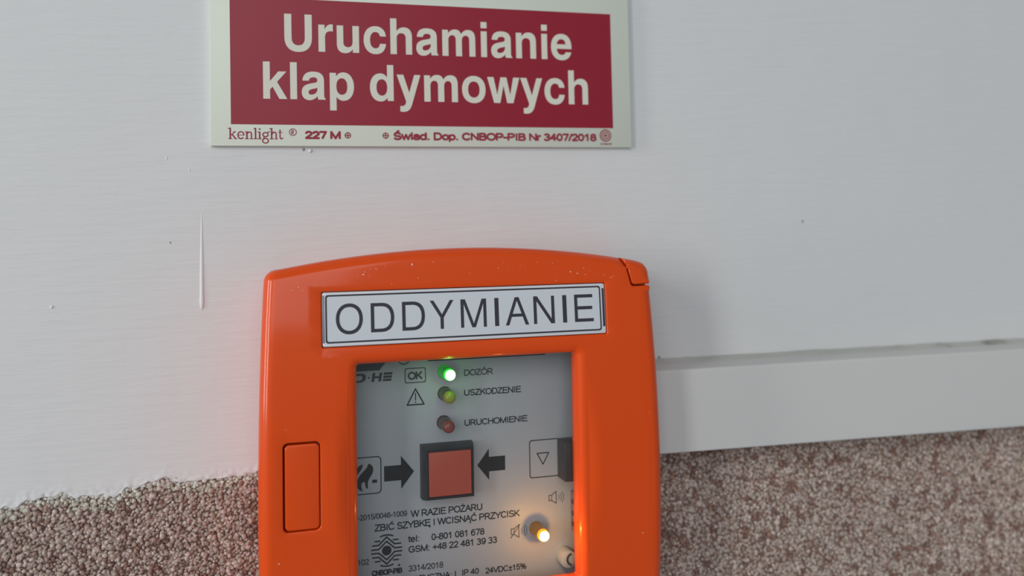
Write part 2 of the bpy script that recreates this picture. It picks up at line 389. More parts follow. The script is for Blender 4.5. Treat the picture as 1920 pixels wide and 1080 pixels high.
for u in cs:
    wv = noise.noise(Vector((u*0.05, 0, 0)))*0.35+noise.noise(Vector((u*0.4, 5, 0)))*0.15
    for a, b in ((-50.6+wv, -0.4), (-51.0+wv, 0.5), (-51.7, 1.6), (-52.25, 3.4), (-52.6, 3.9)): V.append(TW(u, a, b))
for i in range(len(cs)-1):
    for j in range(4): F.append((i*5+j, i*5+j+1, i*5+j+6, i*5+j+5))
mesh('sealant_bead', V, F, M_caulk, tr, smooth=60)['label'] = 'dusty grey sealant along the top of the trunking'

# ================================================================= SIGN
sa = math.radians(0.36)
def SW(u, v, d):
    x, y = u-72, v-62
    return W(72+x*math.cos(sa)-y*math.sin(sa), 62+x*math.sin(sa)+y*math.cos(sa), d)
sign = empty('safety_sign', None); tag(sign, 'crimson and cream wall sign reading Uruchamianie klap dymowych', 'sign')
bevel_box('sign_plate', -7.2, 151.0, 32.25, 93.0, 0.1, 2.0, 0.18, M_signplate, sign, 2, SW)
PR = 2.03
print_mesh('red_field', [[[(-0.4, 39.8), (143.2, 39.8), (143.2, 84.9), (-0.4, 84.9)]]], PR, M_signred, sign, SW, 'crimson printed field')
HB = {
'U': (722, ["M 72 718 L 72 270 C 72 80 180 -19 360 -19 C 540 -19 649 80 649 270 L 649 718 L 499 718 L 499 265 C 499 160 450 110 360 110 C 270 110 222 160 222 265 L 222 718"]),
'r': (389, ["M 64 0 L 64 532 L 197 532 L 197 439 C 230 510 280 546 340 546 C 352 546 362 545 373 543 L 373 405 C 355 408 340 409 322 409 C 245 409 204 365 204 285 L 204 0"]),
'u': (611, ["M 545 0 L 545 532 L 405 532 L 405 215 C 405 150 370 106 312 106 C 250 106 206 135 206 195 L 206 532 L 66 532 L 66 165 C 66 50 130 -14 240 -14 C 310 -14 370 15 408 70 L 408 0"]),
'c': (556, ["M 524 345 C 512 470 425 546 295 546 C 135 546 34 435 34 264 C 34 95 135 -14 293 -14 C 422 -14 510 62 524 196 L 390 196 C 380 135 348 102 294 102 C 217 102 174 163 174 264 C 174 368 218 430 294 430 C 350 430 382 402 390 345"]),
'h': (611, ["M 65 718 L 65 0 L 205 0 L 205 315 C 205 385 245 426 305 426 C 368 426 406 395 406 330 L 406 0 L 546 0 L 546 360 C 546 478 480 546 373 546 C 300 546 245 518 205 464 L 205 718"]),
'n': (611, ["M 65 0 L 205 0 L 205 315 C 205 385 245 426 305 426 C 368 426 406 395 406 330 L 406 0 L 546 0 L 546 360 C 546 478 480 546 373 546 C 298 546 240 515 199 455 L 199 532 L 65 532"]),
'm': (889, ["M 64 0 L 204 0 L 204 315 C 204 385 238 426 292 426 C 348 426 375 395 375 330 L 375 0 L 515 0 L 515 315 C 515 385 549 426 603 426 C 659 426 686 395 686 330 L 686 0 L 826 0 L 826 365 C 826 480 770 546 666 546 C 592 546 540 515 500 455 C 475 516 428 546 362 546 C 292 546 240 518 199 462 L 199 532 L 64 532"]),
'i': (278, ["M 69 0 L 209 0 L 209 532 L 69 532", "+M 69 597 L 209 597 L 209 725 L 69 725"]),
'l': (278, ["M 69 0 L 209 0 L 209 718 L 69 718"]),
'k': (556, ["M 69 0 L 209 0 L 209 180 L 262 234 L 400 0 L 562 0 L 355 330 L 548 532 L 382 532 L 209 340 L 209 718 L 69 718"]),
'p': (611, ["M 62 -207 L 202 -207 L 202 62 C 240 10 290 -14 348 -14 C 485 -14 578 96 578 265 C 578 434 488 546 350 546 C 285 546 235 518 197 460 L 197 532 L 62 532", "M 320 429 C 390 429 436 366 436 265 C 436 163 392 103 320 103 C 246 103 202 164 202 265 C 202 367 246 429 320 429"]),
'd': (611, ["M 551 718 L 551 0 L 416 0 L 416 65 C 378 12 328 -14 264 -14 C 127 -14 34 98 34 267 C 34 436 124 546 262 546 C 326 546 374 520 411 467 L 411 718", "M 293 429 C 367 429 411 366 411 265 C 411 163 367 103 293 103 C 221 103 176 165 176 266 C 176 367 222 429 293 429"]),
'o': (611, ["M 306 546 C 472 546 578 436 578 266 C 578 96 472 -14 306 -14 C 140 -14 34 96 34 266 C 34 436 140 546 306 546", "M 306 432 C 223 432 174 370 174 266 C 174 162 223 100 306 100 C 389 100 438 162 438 266 C 438 370 389 432 306 432"]),
'e': (556, ["M 526 228 L 165 228 C 170 145 215 100 288 100 C 335 100 368 120 383 158 L 520 158 C 492 50 405 -14 284 -14 C 124 -14 23 95 23 262 C 23 436 122 546 282 546 C 442 546 528 432 528 260 C 528 246 528 238 526 228", "M 167 324 L 383 324 C 376 393 340 432 281 432 C 216 432 177 393 167 324"]),
'a': (556, ["M 527 0 L 527 18 C 503 34 497 55 497 95 L 497 372 C 497 488 420 546 275 546 C 130 546 53 485 46 366 L 181 366 C 188 414 218 434 279 434 C 331 434 357 415 357 378 C 357 345 337 331 280 323 L 222 313 C 90 291 29 240 29 140 C 29 45 92 -14 188 -14 C 252 -14 308 14 362 68 C 362 40 365 20 374 0", "M 357 232 C 342 224 327 220 285 212 C 205 198 170 178 170 140 C 170 112 191 94 228 94 C 298 94 355 140 357 200"]),
'y': (556, ["M 539 532 L 400 532 L 284 172 L 160 532 L 10 532 L 207 14 C 209 5 210 0 210 -6 C 210 -60 180 -98 118 -98 C 104 -98 94 -97 80 -95 L 80 -205 C 102 -211 124 -214 150 -214 C 248 -214 305 -170 340 -72"]),
'w': (778, ["M 769 532 L 622 532 L 545 170 L 462 532 L 320 532 L 240 170 L 160 532 L 10 532 L 162 0 L 308 0 L 390 365 L 470 0 L 616 0"]),
' ': (278, []),
}
def glyph_shapes(g, x, y, sx, sy):
    sh = []
    for p in g[1]:
        poly = [(x+a*sx, y+b*sy) for a, b in flatten(p.lstrip('+'))]
        if sh and not p.startswith('+'): sh[-1].append(poly)
        else: sh.append([poly])
    return sh
def bold_line(text, u0, u1, v0, cap, track=0):
    adv = [HB[c][0]+track for c in text]; total = sum(adv)
    left = min(x for x, _ in flatten(HB[text[0]][1][0])); last = max(x for x, _ in flatten(HB[text[-1]][1][0]))
    span = total-adv[-1]+last-left; sx = (u1-u0)/span; x = u0-left*sx; sh = []
    for c, a in zip(text, adv): sh += glyph_shapes(HB[c], x, v0, sx, cap/718); x += a*sx
    return sh
print_mesh('lettering', bold_line('Uruchamianie', 18.1, 126.6, 66.25, 13.2), 2.06, M_signcream, sign, SW, 'cream lettering Uruchamianie')
print_mesh('lettering', bold_line('klap dymowych', 10.6, 133.0, 48.95, 13.2), 2.06, M_signcream, sign, SW, 'cream lettering klap dymowych')
# maker's line along the lower border
def serif_word(u0, v0, k):
    """slab-serif lower-case word drawn with a pen: kenlight"""
    sh = []; T = 0.5*k
    x = u0
    def st(pts, w_=T): sh.extend(stroke([(x+a*k, v0+b*k) for a, b in pts], w_))
    def serif(a, b, l=0.55): st([(a-l, b), (a+l, b)], 0.26*k)
    st([(0.6, 0), (0.6, 3.6)]); serif(.6, 0); serif(.3, 3.5, .4); st([(0.7, 1.1), (2.1, 2.3)], .3*k); st([(1.2, 1.5), (2.3, 0)], .45*k); serif(2.4, 0, .4); serif(2.0, 2.35, .4); x += 2.9*k
    st([(0.2, 1.25), (2.1, 1.25)], .25*k); st([(2.1, 1.25)]+[(1.15+.98*math.cos(t), 1.2+1.2*math.sin(t)) for t in [0.1+i*.45 for i in range(13)]], .4*k); x += 2.5*k
    st([(0.6, 0), (0.6, 2.35)]); serif(.6, 0); serif(.35, 2.3, .35); st([(0.7, 1.7), (1.2, 2.3), (1.9, 2.2), (2.1, 1.6), (2.1, 0)], .42*k); serif(2.1, 0, .5); x += 2.85*k
    st([(0.6, 0), (0.6, 3.6)]); serif(.6, 0); serif(.3, 3.5, .35); x += 1.35*k
    st([(0.6, 0), (0.6, 2.35)]); serif(.6, 0); serif(.3, 2.3, .35); sh.append([circle(x+.6*k, v0+3.3*k, .32*k, 10)]); x += 1.4*k
    for cx, cy, r in ((1.1, 1.45, .85), (1.1, -.65, .95)):
        st([(cx+r*math.cos(t), cy+r*math.sin(t)*.85) for t in [i*.5 for i in range(14)]], .38*k)
    st([(1.8, 2.2), (2.5, 2.5)], .3*k); st([(.6, .7), (.5, .3), (1.5, .15)], .3*k); x += 2.55*k
    st([(0.6, 0), (0.6, 3.6)]); serif(.6, 0); serif(.3, 3.5, .35); st([(0.7, 1.7), (1.2, 2.3), (1.9, 2.2), (2.1, 1.6), (2.1, 0)], .42*k); serif(2.1, 0, .5); x += 2.8*k
    st([(0.6, 3.1), (0.6, .5), (.9, .05), (1.5, .25)], .42*k); serif(.7, 2.3, .65)
    return sh
print_mesh('lettering', serif_word(-1.3, 34.75, 1.03), PR, M_signink, sign, SW, 'small crimson slab serif word kenlight')
def ring(u, v, r, w_, n=24): return [circle(u, v, r, n), circle(u, v, r-w_, n)]
print_mesh('registered_mark', [ring(20.6, 37.2, 1.35, .3)] + stroke([(20.2, 36.5), (20.2, 37.9), (20.8, 37.8), (20.9, 37.3), (20.2, 37.2), (20.9, 36.5)], .26), PR, M_signink, sign, SW)
font_print('lettering', '227 M', 24.8, 37.4, 34.75, 3.0, PR, M_signink, sign, 0.10, SW)
for u in (39.9, 53.6):
    print_mesh('printed_dot', [ring(u, 36.2, 1.15, .38)] + stroke([(u-.7, 36.2), (u+.7, 36.2)], .35) + stroke([(u, 35.5), (u, 36.9)], .35), PR, M_signink, sign, SW)
font_print('lettering', 'Świad. Dop. CNBOP-PIB Nr 3407/2018', 56.5, 136.1, 34.55, 3.05, PR, M_signink, sign, 0.085, SW, label='small crimson certificate line')
print_mesh('certificate_emblem', [ring(139.9, 36.9, 2.45, .5), ring(139.9, 36.9, 1.6, .4), [circle(139.9, 36.9, .55, 12)]] + [s_ for a in range(0, 360, 45) for s_ in stroke([(139.9+.7*math.cos(math.radians(a)), 36.9+.7*math.sin(math.radians(a))), (139.9+1.3*math.cos(math.radians(a)), 36.9+1.3*math.sin(math.radians(a)))], .22)], PR, M_signink, sign, SW)
font_print('lettering', 'CNBOP', 137.6, 142.6, 33.2, 0.75, PR, M_signink, sign, 0.08, SW)

# ================================================================= ORANGE CALL POINT
dev = empty('smoke_vent_call_point', None)
tag(dev, 'orange smoke vent call point box with glass window and white ODDYMIANIE plate', 'call point')
UC, VC = 76.8, -78.0
def face_d(v): return 35.0-0.0007*(v+80.0)**2
def side_hw(v): return 69.4-0.0004*(v+88)**2
TOP = -4.9; BOT = -151.0
def top_v(u):  return TOP-0.00148*(u-UC)**2
def bot_v(u):  return BOT+0.0009*(u-UC)**2
NOTCH = [(133.2, None), (134.9, -12.9), (135.7, -16.4), (136.3, -18.9), (136.9, -19.5), (138.5, -19.55)]
def outline():
    """cover contour, clockwise from the top left; (u, v, edge radius)"""
    P = []
    R = 3.6
    # top arc, left to right, with rounded left shoulder
    ul = UC-side_hw(-14); cl = (ul+R+1.2, top_v(ul+R+1.2)-R-0.2)
    for k in range(7):
        a = math.radians(180-(180-98)*k/6); P.append((cl[0]+(R+1.2)*math.cos(a), cl[1]+(R+0.2)*math.sin(a), 4.0))
    u = P[-1][0]+2
    while u < 132.6: P.append((u, top_v(u), 4.0)); u += 2.6
    P.append((133.2-.25, top_v(133.2), 4.0))
    for (a, b) in NOTCH[1:]: P.append((a-.25, b-.25, 0.35))
    P.append((UC+side_hw(-19.8)-1.6, -19.6, 0.5)); P.append((UC+side_hw(-19.8)-.5, -19.9, 1.6))
    v = -22.0
    P.append((UC+side_hw(-21.2), -21.2, 3.4))
    while v > BOT+16: P.append((UC+side_hw(v), v, 4.0)); v -= 3.0
    ub = UC+side_hw(BOT+12); cb = (ub-6, bot_v(ub-6)+6)
    for k in range(7):
        a = math.radians(0-90*k/6); P.append((cb[0]+6*math.cos(a), cb[1]+6*math.sin(a), 4.0))
    u = cb[0]-2
    ub2 = 2*UC-cb[0]
    while u > ub2+1: P.append((u, bot_v(u), 4.0)); u -= 3.0
    for k in range(7):
        a = math.radians(270-90*k/6); P.append((ub2+6*math.cos(a), cb[1]+6*math.sin(a), 4.0))
    v = cb[1]+2
    while v < cl[1]-1: P.append((UC-side_hw(v), v, 4.0)); v += 3.0
    return P
def inward(P):
    """unit inward normals of a clockwise contour"""
    n = len(P); N = []
    for i in range(n):
        a, b, c = P[i-1], P[i], P[(i+1) % n]
        e1 = Vector((b[0]-a[0], b[1]-a[1])).normalized(); e2 = Vector((c[0]-b[0], c[1]-b[1])).normalized()
        nn = Vector((e1.y, -e1.x))+Vector((e2.y, -e2.x)); nn.normalize()
        k = 1/max(0.5, nn.dot(Vector((e1.y, -e1.x)))); N.append((nn.x*k, nn.y*k))
    return N
def edge_strips(P, base_d, V, F, steps=8, face=face_d, draft=0.0):
    """side wall and rounded rim of a contour; returns indices and (u, v) of the innermost loop"""
    N = inward(P); n = len(P); loops = []
    def add(fn):
        b = len(V)
        for i in range(n): V.append(W(*fn(i)))
        loops.append([b+i for i in range(n)])
    add(lambda i: (P[i][0]+N[i][0]*draft*(P[i][2] > 2), P[i][1]+N[i][1]*draft*(P[i][2] > 2), base_d))
    for k in range(steps+1):
        t = math.pi/2*k/steps
        def fn(i):
            r = P[i][2]; ins = r*(1-math.cos(t)); u = P[i][0]+N[i][0]*ins; v = P[i][1]+N[i][1]*ins
            return (u, v, face(v)-r*(1-math.sin(t)))
        add(fn)
    for a, b in zip(loops, loops[1:]):
        for i in range(n): j = (i+1) % n; F.append((a[i], a[j], b[j], b[i]))
    inner = [(P[i][0]+N[i][0]*P[i][2], P[i][1]+N[i][1]*P[i][2]) for i in range(n)]
    return loops[-1], inner
def hole_strips(H, prof, V, F, face=face_d):
    """H counter-clockwise hole contour; prof: (outset, drop) pairs from the face inward"""
    n = len(H); N = inward([(a, b) for a, b in H]); loops = []
    for ins, drop in prof:
        b = len(V)
        for i in range(n):
            u = H[i][0]-N[i][0]*ins; v = H[i][1]-N[i][1]*ins; V.append(W(u, v, face(v)-drop))
        loops.append([b+i for i in range(n)])
    for a, b in zip(loops, loops[1:]):
        for i in range(n): j = (i+1) % n; F.append((a[i], a[j], b[j], b[i]))
    ins = prof[0][0]
    return loops[0], [(H[i][0]-N[i][0]*ins, H[i][1]-N[i][1]*ins) for i in range(n)]

WIN = (38.6, 114.7, -119.6, -42.1)
PLT = (27.5, 126.0, -36.05, -18.2)
LAT = (14.9, 26.5, -93.2, -65.3)
def ccw(P): return P          # rrect already runs counter-clockwise
V = []; F = []
OUT = outline()
lo, inner = edge_strips(OUT, 0.0, V, F, draft=2.2)
hole_data = []
r = 3.0
win_prof = [(-r, 0)]+[(-r+r*math.sin(math.radians(a)), r*(1-math.cos(math.radians(a)))) for a in range(12, 91, 13)]+[(0.15, 6.4)]
hole_data.append(hole_strips(rrect(*WIN, 1.0), win_prof, V, F))
small = lambda rr, depth: [(-rr, 0)]+[(-rr+rr*math.sin(math.radians(a)), rr*(1-math.cos(math.radians(a)))) for a in (30, 60, 90)]+[(0, depth)]
hole_data.append(hole_strips(rrect(*PLT, 0.6), small(0.5, 3.0), V, F))
hole_data.append(hole_strips(rrect(LAT[0], LAT[1], LAT[2], LAT[3], 1.6), small(0.35, 2.4), V, F))
# flat of the face between rim and openings, with a few interior points so that it can follow the bulge
pts = list(inner); edges = [(i, (i+1) % len(inner)) for i in range(len(inner))]; idx = list(lo)
def inside(p, P):
    c = False; n = len(P)
    for i in range(n):
        a, b = P[i], P[i-1]
        if (a[1] > p[1]) != (b[1] > p[1]) and p[0] < (b[0]-a[0])*(p[1]-a[1])/(b[1]-a[1])+a[0]: c = not c
    return c
for li, h in hole_data:
    b = len(pts); pts += h; idx += li; edges += [(b+i, b+(i+1) % len(h)) for i in range(len(h))]
g = []
u = UC-66
while u < UC+66:
    v = BOT+3
    while v < TOP:
        if inside((u, v), inner) and not any(inside((u, v), h) for _, h in hole_data): 
            if min(math.dist((u, v), q) for q in pts[:len(idx)]) > 1.6: g.append((u, v))
        v += 4.0
    u += 4.0
allp = pts+g
res = delaunay_2d_cdt([Vector(p) for p in allp], edges, [], 0, 1e-5)
vmap = []
for k, co in enumerate(res[0]):
    orig = res[3][k][0] if res[3][k] else None
    if orig is not None and orig < len(idx): vmap.append(idx[orig])
    else: V.append(W(co.x, co.y, face_d(co.y))); vmap.append(len(V)-1)
for f in res[2]:
    c = sum((res[0][i] for i in f), Vector((0, 0)))/len(f)
    if inside(c, inner) and not any(inside(c, h) for _, h in hole_data): F.append(tuple(vmap[i] for i in f))
cover = mesh('cover', V, F, M_orange, dev, smooth=48); cover['label'] = 'glossy orange hinged front cover'

# hinge corner, upper right
HP = []
u = 133.5
def hp(a, b, r_): HP.append((a, b, r_))
hp(133.2+.25, top_v(133.45), 3.4)
for uu in (135.0, 137.0, 139.0): hp(uu, top_v(uu), 3.4)
rc = UC+side_hw(-17); 
for k in range(6):
    a = math.radians(80-80*k/5); hp(rc-4.3+4.3*math.cos(a), top_v(140)-4.9+4.9*math.sin(a)-.2, 3.4)
hp(rc-.1, -18.2, 2.4); hp(rc-.7, -19.1, 1.2)
for (a, b) in reversed(NOTCH[1:]): hp(a+.25, b+.45, 0.3)
V = []; F = []
lo, inn = edge_strips(HP, 12.0, V, F, 6, draft=1.2)
for t in tessellate_polygon([[Vector((a, b, 0)) for a, b in inn]]): F.append(tuple(lo[i] for i in t))
mesh('hinge_corner', V, F, M_orange, dev, smooth=48)['label'] = 'orange hinge corner cut off by a seam'

bevel_box('hinge_base', 131, 143.6, -26, -12.5, 0.3, 28.5, 0.5, M_orange, dev)
# latch flap, slightly sunk in its opening
V = []; F = []
LP = [(a, b, 0.5) for a, b in reversed(rrect(LAT[0]+.55, LAT[1]-.3, LAT[2]+.45, LAT[3]-.65, 1.4))]
lo, inn = edge_strips(LP, 30.0, V, F, 4, lambda v: face_d(v)-0.15)
F.append(tuple(lo))
mesh('latch_flap', V, F, M_orange, dev, smooth=48)['label'] = 'orange rectangular key latch flap'
# floor of the latch and plate recesses, and the back box
bevel_box('back_box', 12.5, 140.5, -146, -12, 0.2, 14.5, 0.8, M_orange, dev)

# name plate
pl = empty('name_plate', None); bpy.data.objects.remove(pl)
def PW(u, v, d): return W(u, v, face_d(v)+d)
V = []; F = []
PPo = [(a, b, 0.45) for a, b in reversed(rrect(PLT[0]+.2, PLT[1]-.2, PLT[2]+.2, PLT[3]-.2, 0.7))]
lo, inn = edge_strips(PPo, 29.0, V, F, 4, lambda v: face_d(v)+0.05)
F.append(tuple(lo))
plate = mesh('name_plate', V, F, M_plate, dev, smooth=48); plate['label'] = 'white plate lettered ODDYMIANIE'
print_mesh('label_card', [[rrect(29.0, 123.9, -34.55, -19.45, .8)]], 0.075, M_label, plate, PW)
print_mesh('label_border', [[rrect(28.6, 124.1, -34.75, -19.2, .9), rrect(29.15, 123.6, -34.2, -19.75, .6)]], 0.10, M_black, plate, PW)
AR = {
'O': ["M 389 737 C 600 737 739 585 739 359 C 739 133 600 -19 389 -19 C 178 -19 39 133 39 359 C 39 585 178 737 389 737", "M 389 650 C 230 650 130 535 130 359 C 130 183 230 68 389 68 C 548 68 648 183 648 359 C 648 535 548 650 389 650"],
'D': ["M 81 0 L 81 718 L 355 718 C 560 718 674 590 674 359 C 674 128 560 0 355 0", "M 168 83 L 345 83 C 505 83 587 180 587 359 C 587 538 505 635 345 635 L 168 635"],
'Y': ["M 290 0 L 377 0 L 377 283 L 653 718 L 553 718 L 333 365 L 114 718 L 14 718 L 290 283"],
'M': ["M 73 0 L 155 0 L 155 600 L 370 0 L 464 0 L 679 600 L 679 0 L 761 0 L 761 718 L 640 718 L 417 96 L 194 718 L 73 718"],
'I': ["M 91 0 L 182 0 L 182 718 L 91 718"],
'A': ["M 14 0 L 108 0 L 183 215 L 484 215 L 560 0 L 654 0 L 387 718 L 281 718", "M 210 292 L 457 292 L 334 630"],
'N': ["M 76 0 L 160 0 L 160 595 L 544 0 L 646 0 L 646 718 L 562 718 L 562 123 L 178 718 L 76 718"],
'E': ["M 86 0 L 616 0 L 616 84 L 172 84 L 172 322 L 585 322 L 585 408 L 172 408 L 172 633 L 600 633 L 600 718 L 86 718"],
}
POS = [('O', 31.95, 40.65), ('D', 43.25, 50.95), ('D', 53.6, 61.2), ('Y', 62.95, 71.05), ('M', 73.45, 82.4), ('I', 85.3, 86.75), ('A', 89.1, 97.4), ('N', 99.2, 106.8), ('I', 109.8, 111.3), ('E', 114.2, 121.2)]
sh = []
for c, a, b in POS:
    polys = [flatten(p) for p in AR[c]]; x0 = min(x for x, _ in polys[0]); x1 = max(x for x, _ in polys[0]); k = (b-a)/(x1-x0)
    base = -31.78+0.0045*(a-43)
    sh.append([[(a+(x-x0)*k, base+y*9.45/718) for x, y in p] for p in polys])
print_mesh('lettering', sh, 0.10, M_black, plate, PW, 'black capitals ODDYMIANIE')
bevel_box('side_slot', 124.65, 125.45, -33.4, -20.1, 0.0, 0.12, 0.05, M_slot, plate, 1, PW)
bevel_box('side_slot', 27.75, 28.35, -34.6, -19.3, 0.0, 0.08, 0.03, mat('grey_slot', lin(130, 132, 138), .35), plate, 1, PW)

# control panel behind the pane
PD = 17.0
panel = bevel_box('control_panel', 22, 131, -140, -38.8, 14.6, PD, 0.2, M_panel, dev); panel['label'] = 'silver grey control panel printed with black text'
PI = PD+0.04
def pt(text, u0, u1, v0, cap, m=None, bold=0.0, **kw): return font_print('lettering', text, u0, u1, v0, cap, PI, m or M_ink, panel, bold, **kw)
pt('DOZÓR', 78.2, 88.8, -50.3, 2.25, M_inkgrey); pt('USZKODZENIE', 78.1, 99.15, -57.3, 2.25); pt('URUCHOMIENIE', 78.1, 101.4, -67.85, 2.25)
pt('OK', 58.1, 63.3, -50.55, 2.85, M_inkgrey, 0.05)
pt('-2015/0046-1009', 40.2, 57.3, -97.0, 1.95, M_inkgrey); pt('W RAZIE POŻARU', 58.5, 84.1, -97.65, 2.4); pt('ZBIĆ SZYBKĘ I WCISNĄĆ PRZYCISK', 46.0, 97.85, -101.2, 2.4)
pt('tel:', 57.4, 61.4, -106.1, 2.3); pt('0-801 081 678', 65.7, 84.75, -106.25, 2.3); pt('GSM: +48 22 481 39 33', 57.6, 89.3, -109.65, 2.3)
pt('3314/2018', 57.5, 69.8, -116.0, 2.1, M_inkgrey); pt('102', 40.1, 44.05, -112.0, 2.0, M_inkgrey); pt('CNBOP-PIB', 44.9, 55.4, -116.1, 1.9, M_ink, 0.07, serif=True)
pt('KLIMATYCZNA: I', 53.0, 74.2, -119.65, 2.05); pt('IP 40', 76.5, 82.5, -119.6, 2.05); pt('24VDC±15%', 84.9, 100.0, -119.95, 2.1)
def pp(name, shapes, m=None, label=None): return print_mesh(name, shapes, PI, m or M_ink, panel, None, label)
pp('printed_frame', [[rrect(57.0, 64.5, -51.65, -46.4, .7), rrect(57.35, 64.15, -51.3, -46.75, .5)]], M_inkgrey)
pp('warning_triangle', stroke([(60.75, -53.7), (57.8, -59.15), (63.7, -59.15)], .45, True)+stroke([(60.75, -55.2), (60.75, -57.6)], .35)+[[circle(60.75, -58.3, .25, 8)]], None, 'printed warning triangle')
D_ = lambda x: x
# maker mark, upper left
mk = []
def slant(P, v0=-50.4): return [(a+(b-v0)*0.18, b) for a, b in P]
mk.append([slant([(38.2, -50.4), (42.2, -50.4), (43.3, -49.6), (43.3, -48.2), (42.2, -47.4), (38.2, -47.4)]), slant([(39.4, -49.7), (41.6, -49.7), (42.1, -49.3), (42.1, -48.5), (41.6, -48.1), (39.4, -48.1)])])
mk.append([circle(44.6, -48.95, .35, 10)])
for P in ([(45.4, -50.4), (46.4, -50.4), (46.4, -47.4), (45.4, -47.4)], [(47.8, -50.4), (48.8, -50.4), (48.8, -47.4), (47.8, -47.4)], [(46.4, -49.25), (47.8, -49.25), (47.8, -48.55), (46.4, -48.55)],
          [(49.3, -50.4), (52.3, -50.4), (52.3, -49.6), (49.3, -49.6)], [(49.3, -49.35), (52.3, -49.35), (52.3, -48.5), (49.3, -48.5)], [(49.3, -48.25), (52.3, -48.25), (52.3, -47.4), (49.3, -47.4)]):
    mk.append([slant(P)])
pp('printed_mark', mk, M_inkgrey, 'slanted dark maker mark')
pp('printed_bar', [[[(38, -46.6), (48.2, -46.6), (50.6, -43.9), (51.5, -42.6), (38, -42.6)]]], M_inkgrey)
pp('printed_ring', [ring(56.8, -43.0, 2.2, .4)], M_inkgrey)
pp('printed_bar', [[rrect(64.4, 109.5, -44.45, -40.2, 1.6)]], M_ink, 'dark printed bar along the top')
AY = -81.95
pp('printed_arrow', [[[(49.5, -79.4), (55.35, -79.4), (55.35, -76.3), (59.9, AY), (55.35, -87.6), (55.35, -84.6), (49.5, -84.6)]]], None, 'black arrow pointing right at the button')
pp('printed_arrow', [[[(92.75, -79.3), (86.8, -79.3), (86.8, -76.4), (82.5, AY), (86.8, -87.4), (86.8, -84.4), (92.75, -84.4)]]], None, 'black arrow pointing left at the button')
pp('printed_frame', [[rrect(34, 48.6, -88.4, -75.7, 1.5), rrect(34.35, 48.25, -88.05, -76.05, 1.2)]])
pp('flame_symbol', [[flatten("M 42.2 -87.2 C 39.5 -86.5 39.6 -84.0 41.2 -81.8 C 42.6 -80.2 43.9 -79.6 44.1 -78.0 C 46.3 -78.7 46.1 -80.8 44.9 -82.4 C 43.6 -84.0 43.9 -85.2 44.0 -86.6 C 43.2 -86.3 42.9 -85.6 43.0 -84.4 C 42.2 -83.4 41.0 -84.9 42.2 -87.2")],
                    [flatten("M 39.6 -83.6 C 39.4 -81.4 42.4 -80.4 42.2 -78.1 C 40.3 -78.5 38.2 -81.0 38.6 -83.4 C 38.9 -83.7 39.2 -83.8 39.6 -83.6")], [[(45.4, -84.7), (47.05, -84.7), (47.05, -83.6), (45.4, -83.6)]]], None, 'printed flame symbol')
pp('printed_frame', [[rrect(101.8, 113.5, -88.3, -74.7, 1.0), rrect(102.15, 113.15, -87.95, -75.05, .8)]])
pp('printed_triangle', stroke([(104.75, -79.6), (109.2, -79.6), (106.95, -83.6)], .38, True), None, 'small outlined triangle pointing down')
# round certificate emblem of nested chevrons
em = []; ec = (50.1, -107.95); er = 5.3
for sgn in (1, -1):
    for side in (1, -1):
        for ys, ap in ((0.62, 3.1), (2.0, 4.55)):
            em += stroke([(ec[0], ec[1]+sgn*ap), (ec[0]+side*2.75, ec[1]+sgn*ys), (ec[0]+side*(math.sqrt(er*er-ys*ys)-.1), ec[1]+sgn*ys)], .52)
        em += stroke([(ec[0]+side*2.3, ec[1]+sgn*3.4), (ec[0]+side*(math.sqrt(er*er-3.4*3.4)-.1), ec[1]+sgn*3.4)], .5)
em.append([circle(ec[0], ec[1], 1.65)])
for sgn in (1, -1): em += stroke(arc(ec[0], ec[1], er-.05, 90*sgn-24, 90*sgn+24), .5)
pp('certificate_emblem', em, None, 'round emblem of nested chevrons around a dot')
pp('registered_mark', [[circle(54.3, -113.3, .4, 10)]])
def speaker(u, v, k, crossed):
    sh = stroke([(u, v-.95*k), (u+1.0*k, v-.95*k), (u+2.7*k, v-2.1*k), (u+2.7*k, v+2.1*k), (u+1.0*k, v+.95*k), (u, v+.95*k)], .3, True)+stroke([(u+1.0*k, v-.95*k), (u+1.0*k, v+.95*k)], .25)
    for r_ in (1.3, 2.2, 3.1): sh += stroke(arc(u+2.6*k, v, r_*k*0.95, -38, 38, 6), .2)
    if crossed: sh += stroke([(u-.2, v-2.1*k), (u+3.1*k, v+2.2*k)], .3)
    return sh
pp('speaker_symbol', speaker(109.0, -95.9, 1.0, False), M_inkgrey, 'small printed loudspeaker symbol'); pp('speaker_symbol', speaker(94.6, -106.4, 1.05, True), M_inkgrey, 'crossed out loudspeaker symbol')

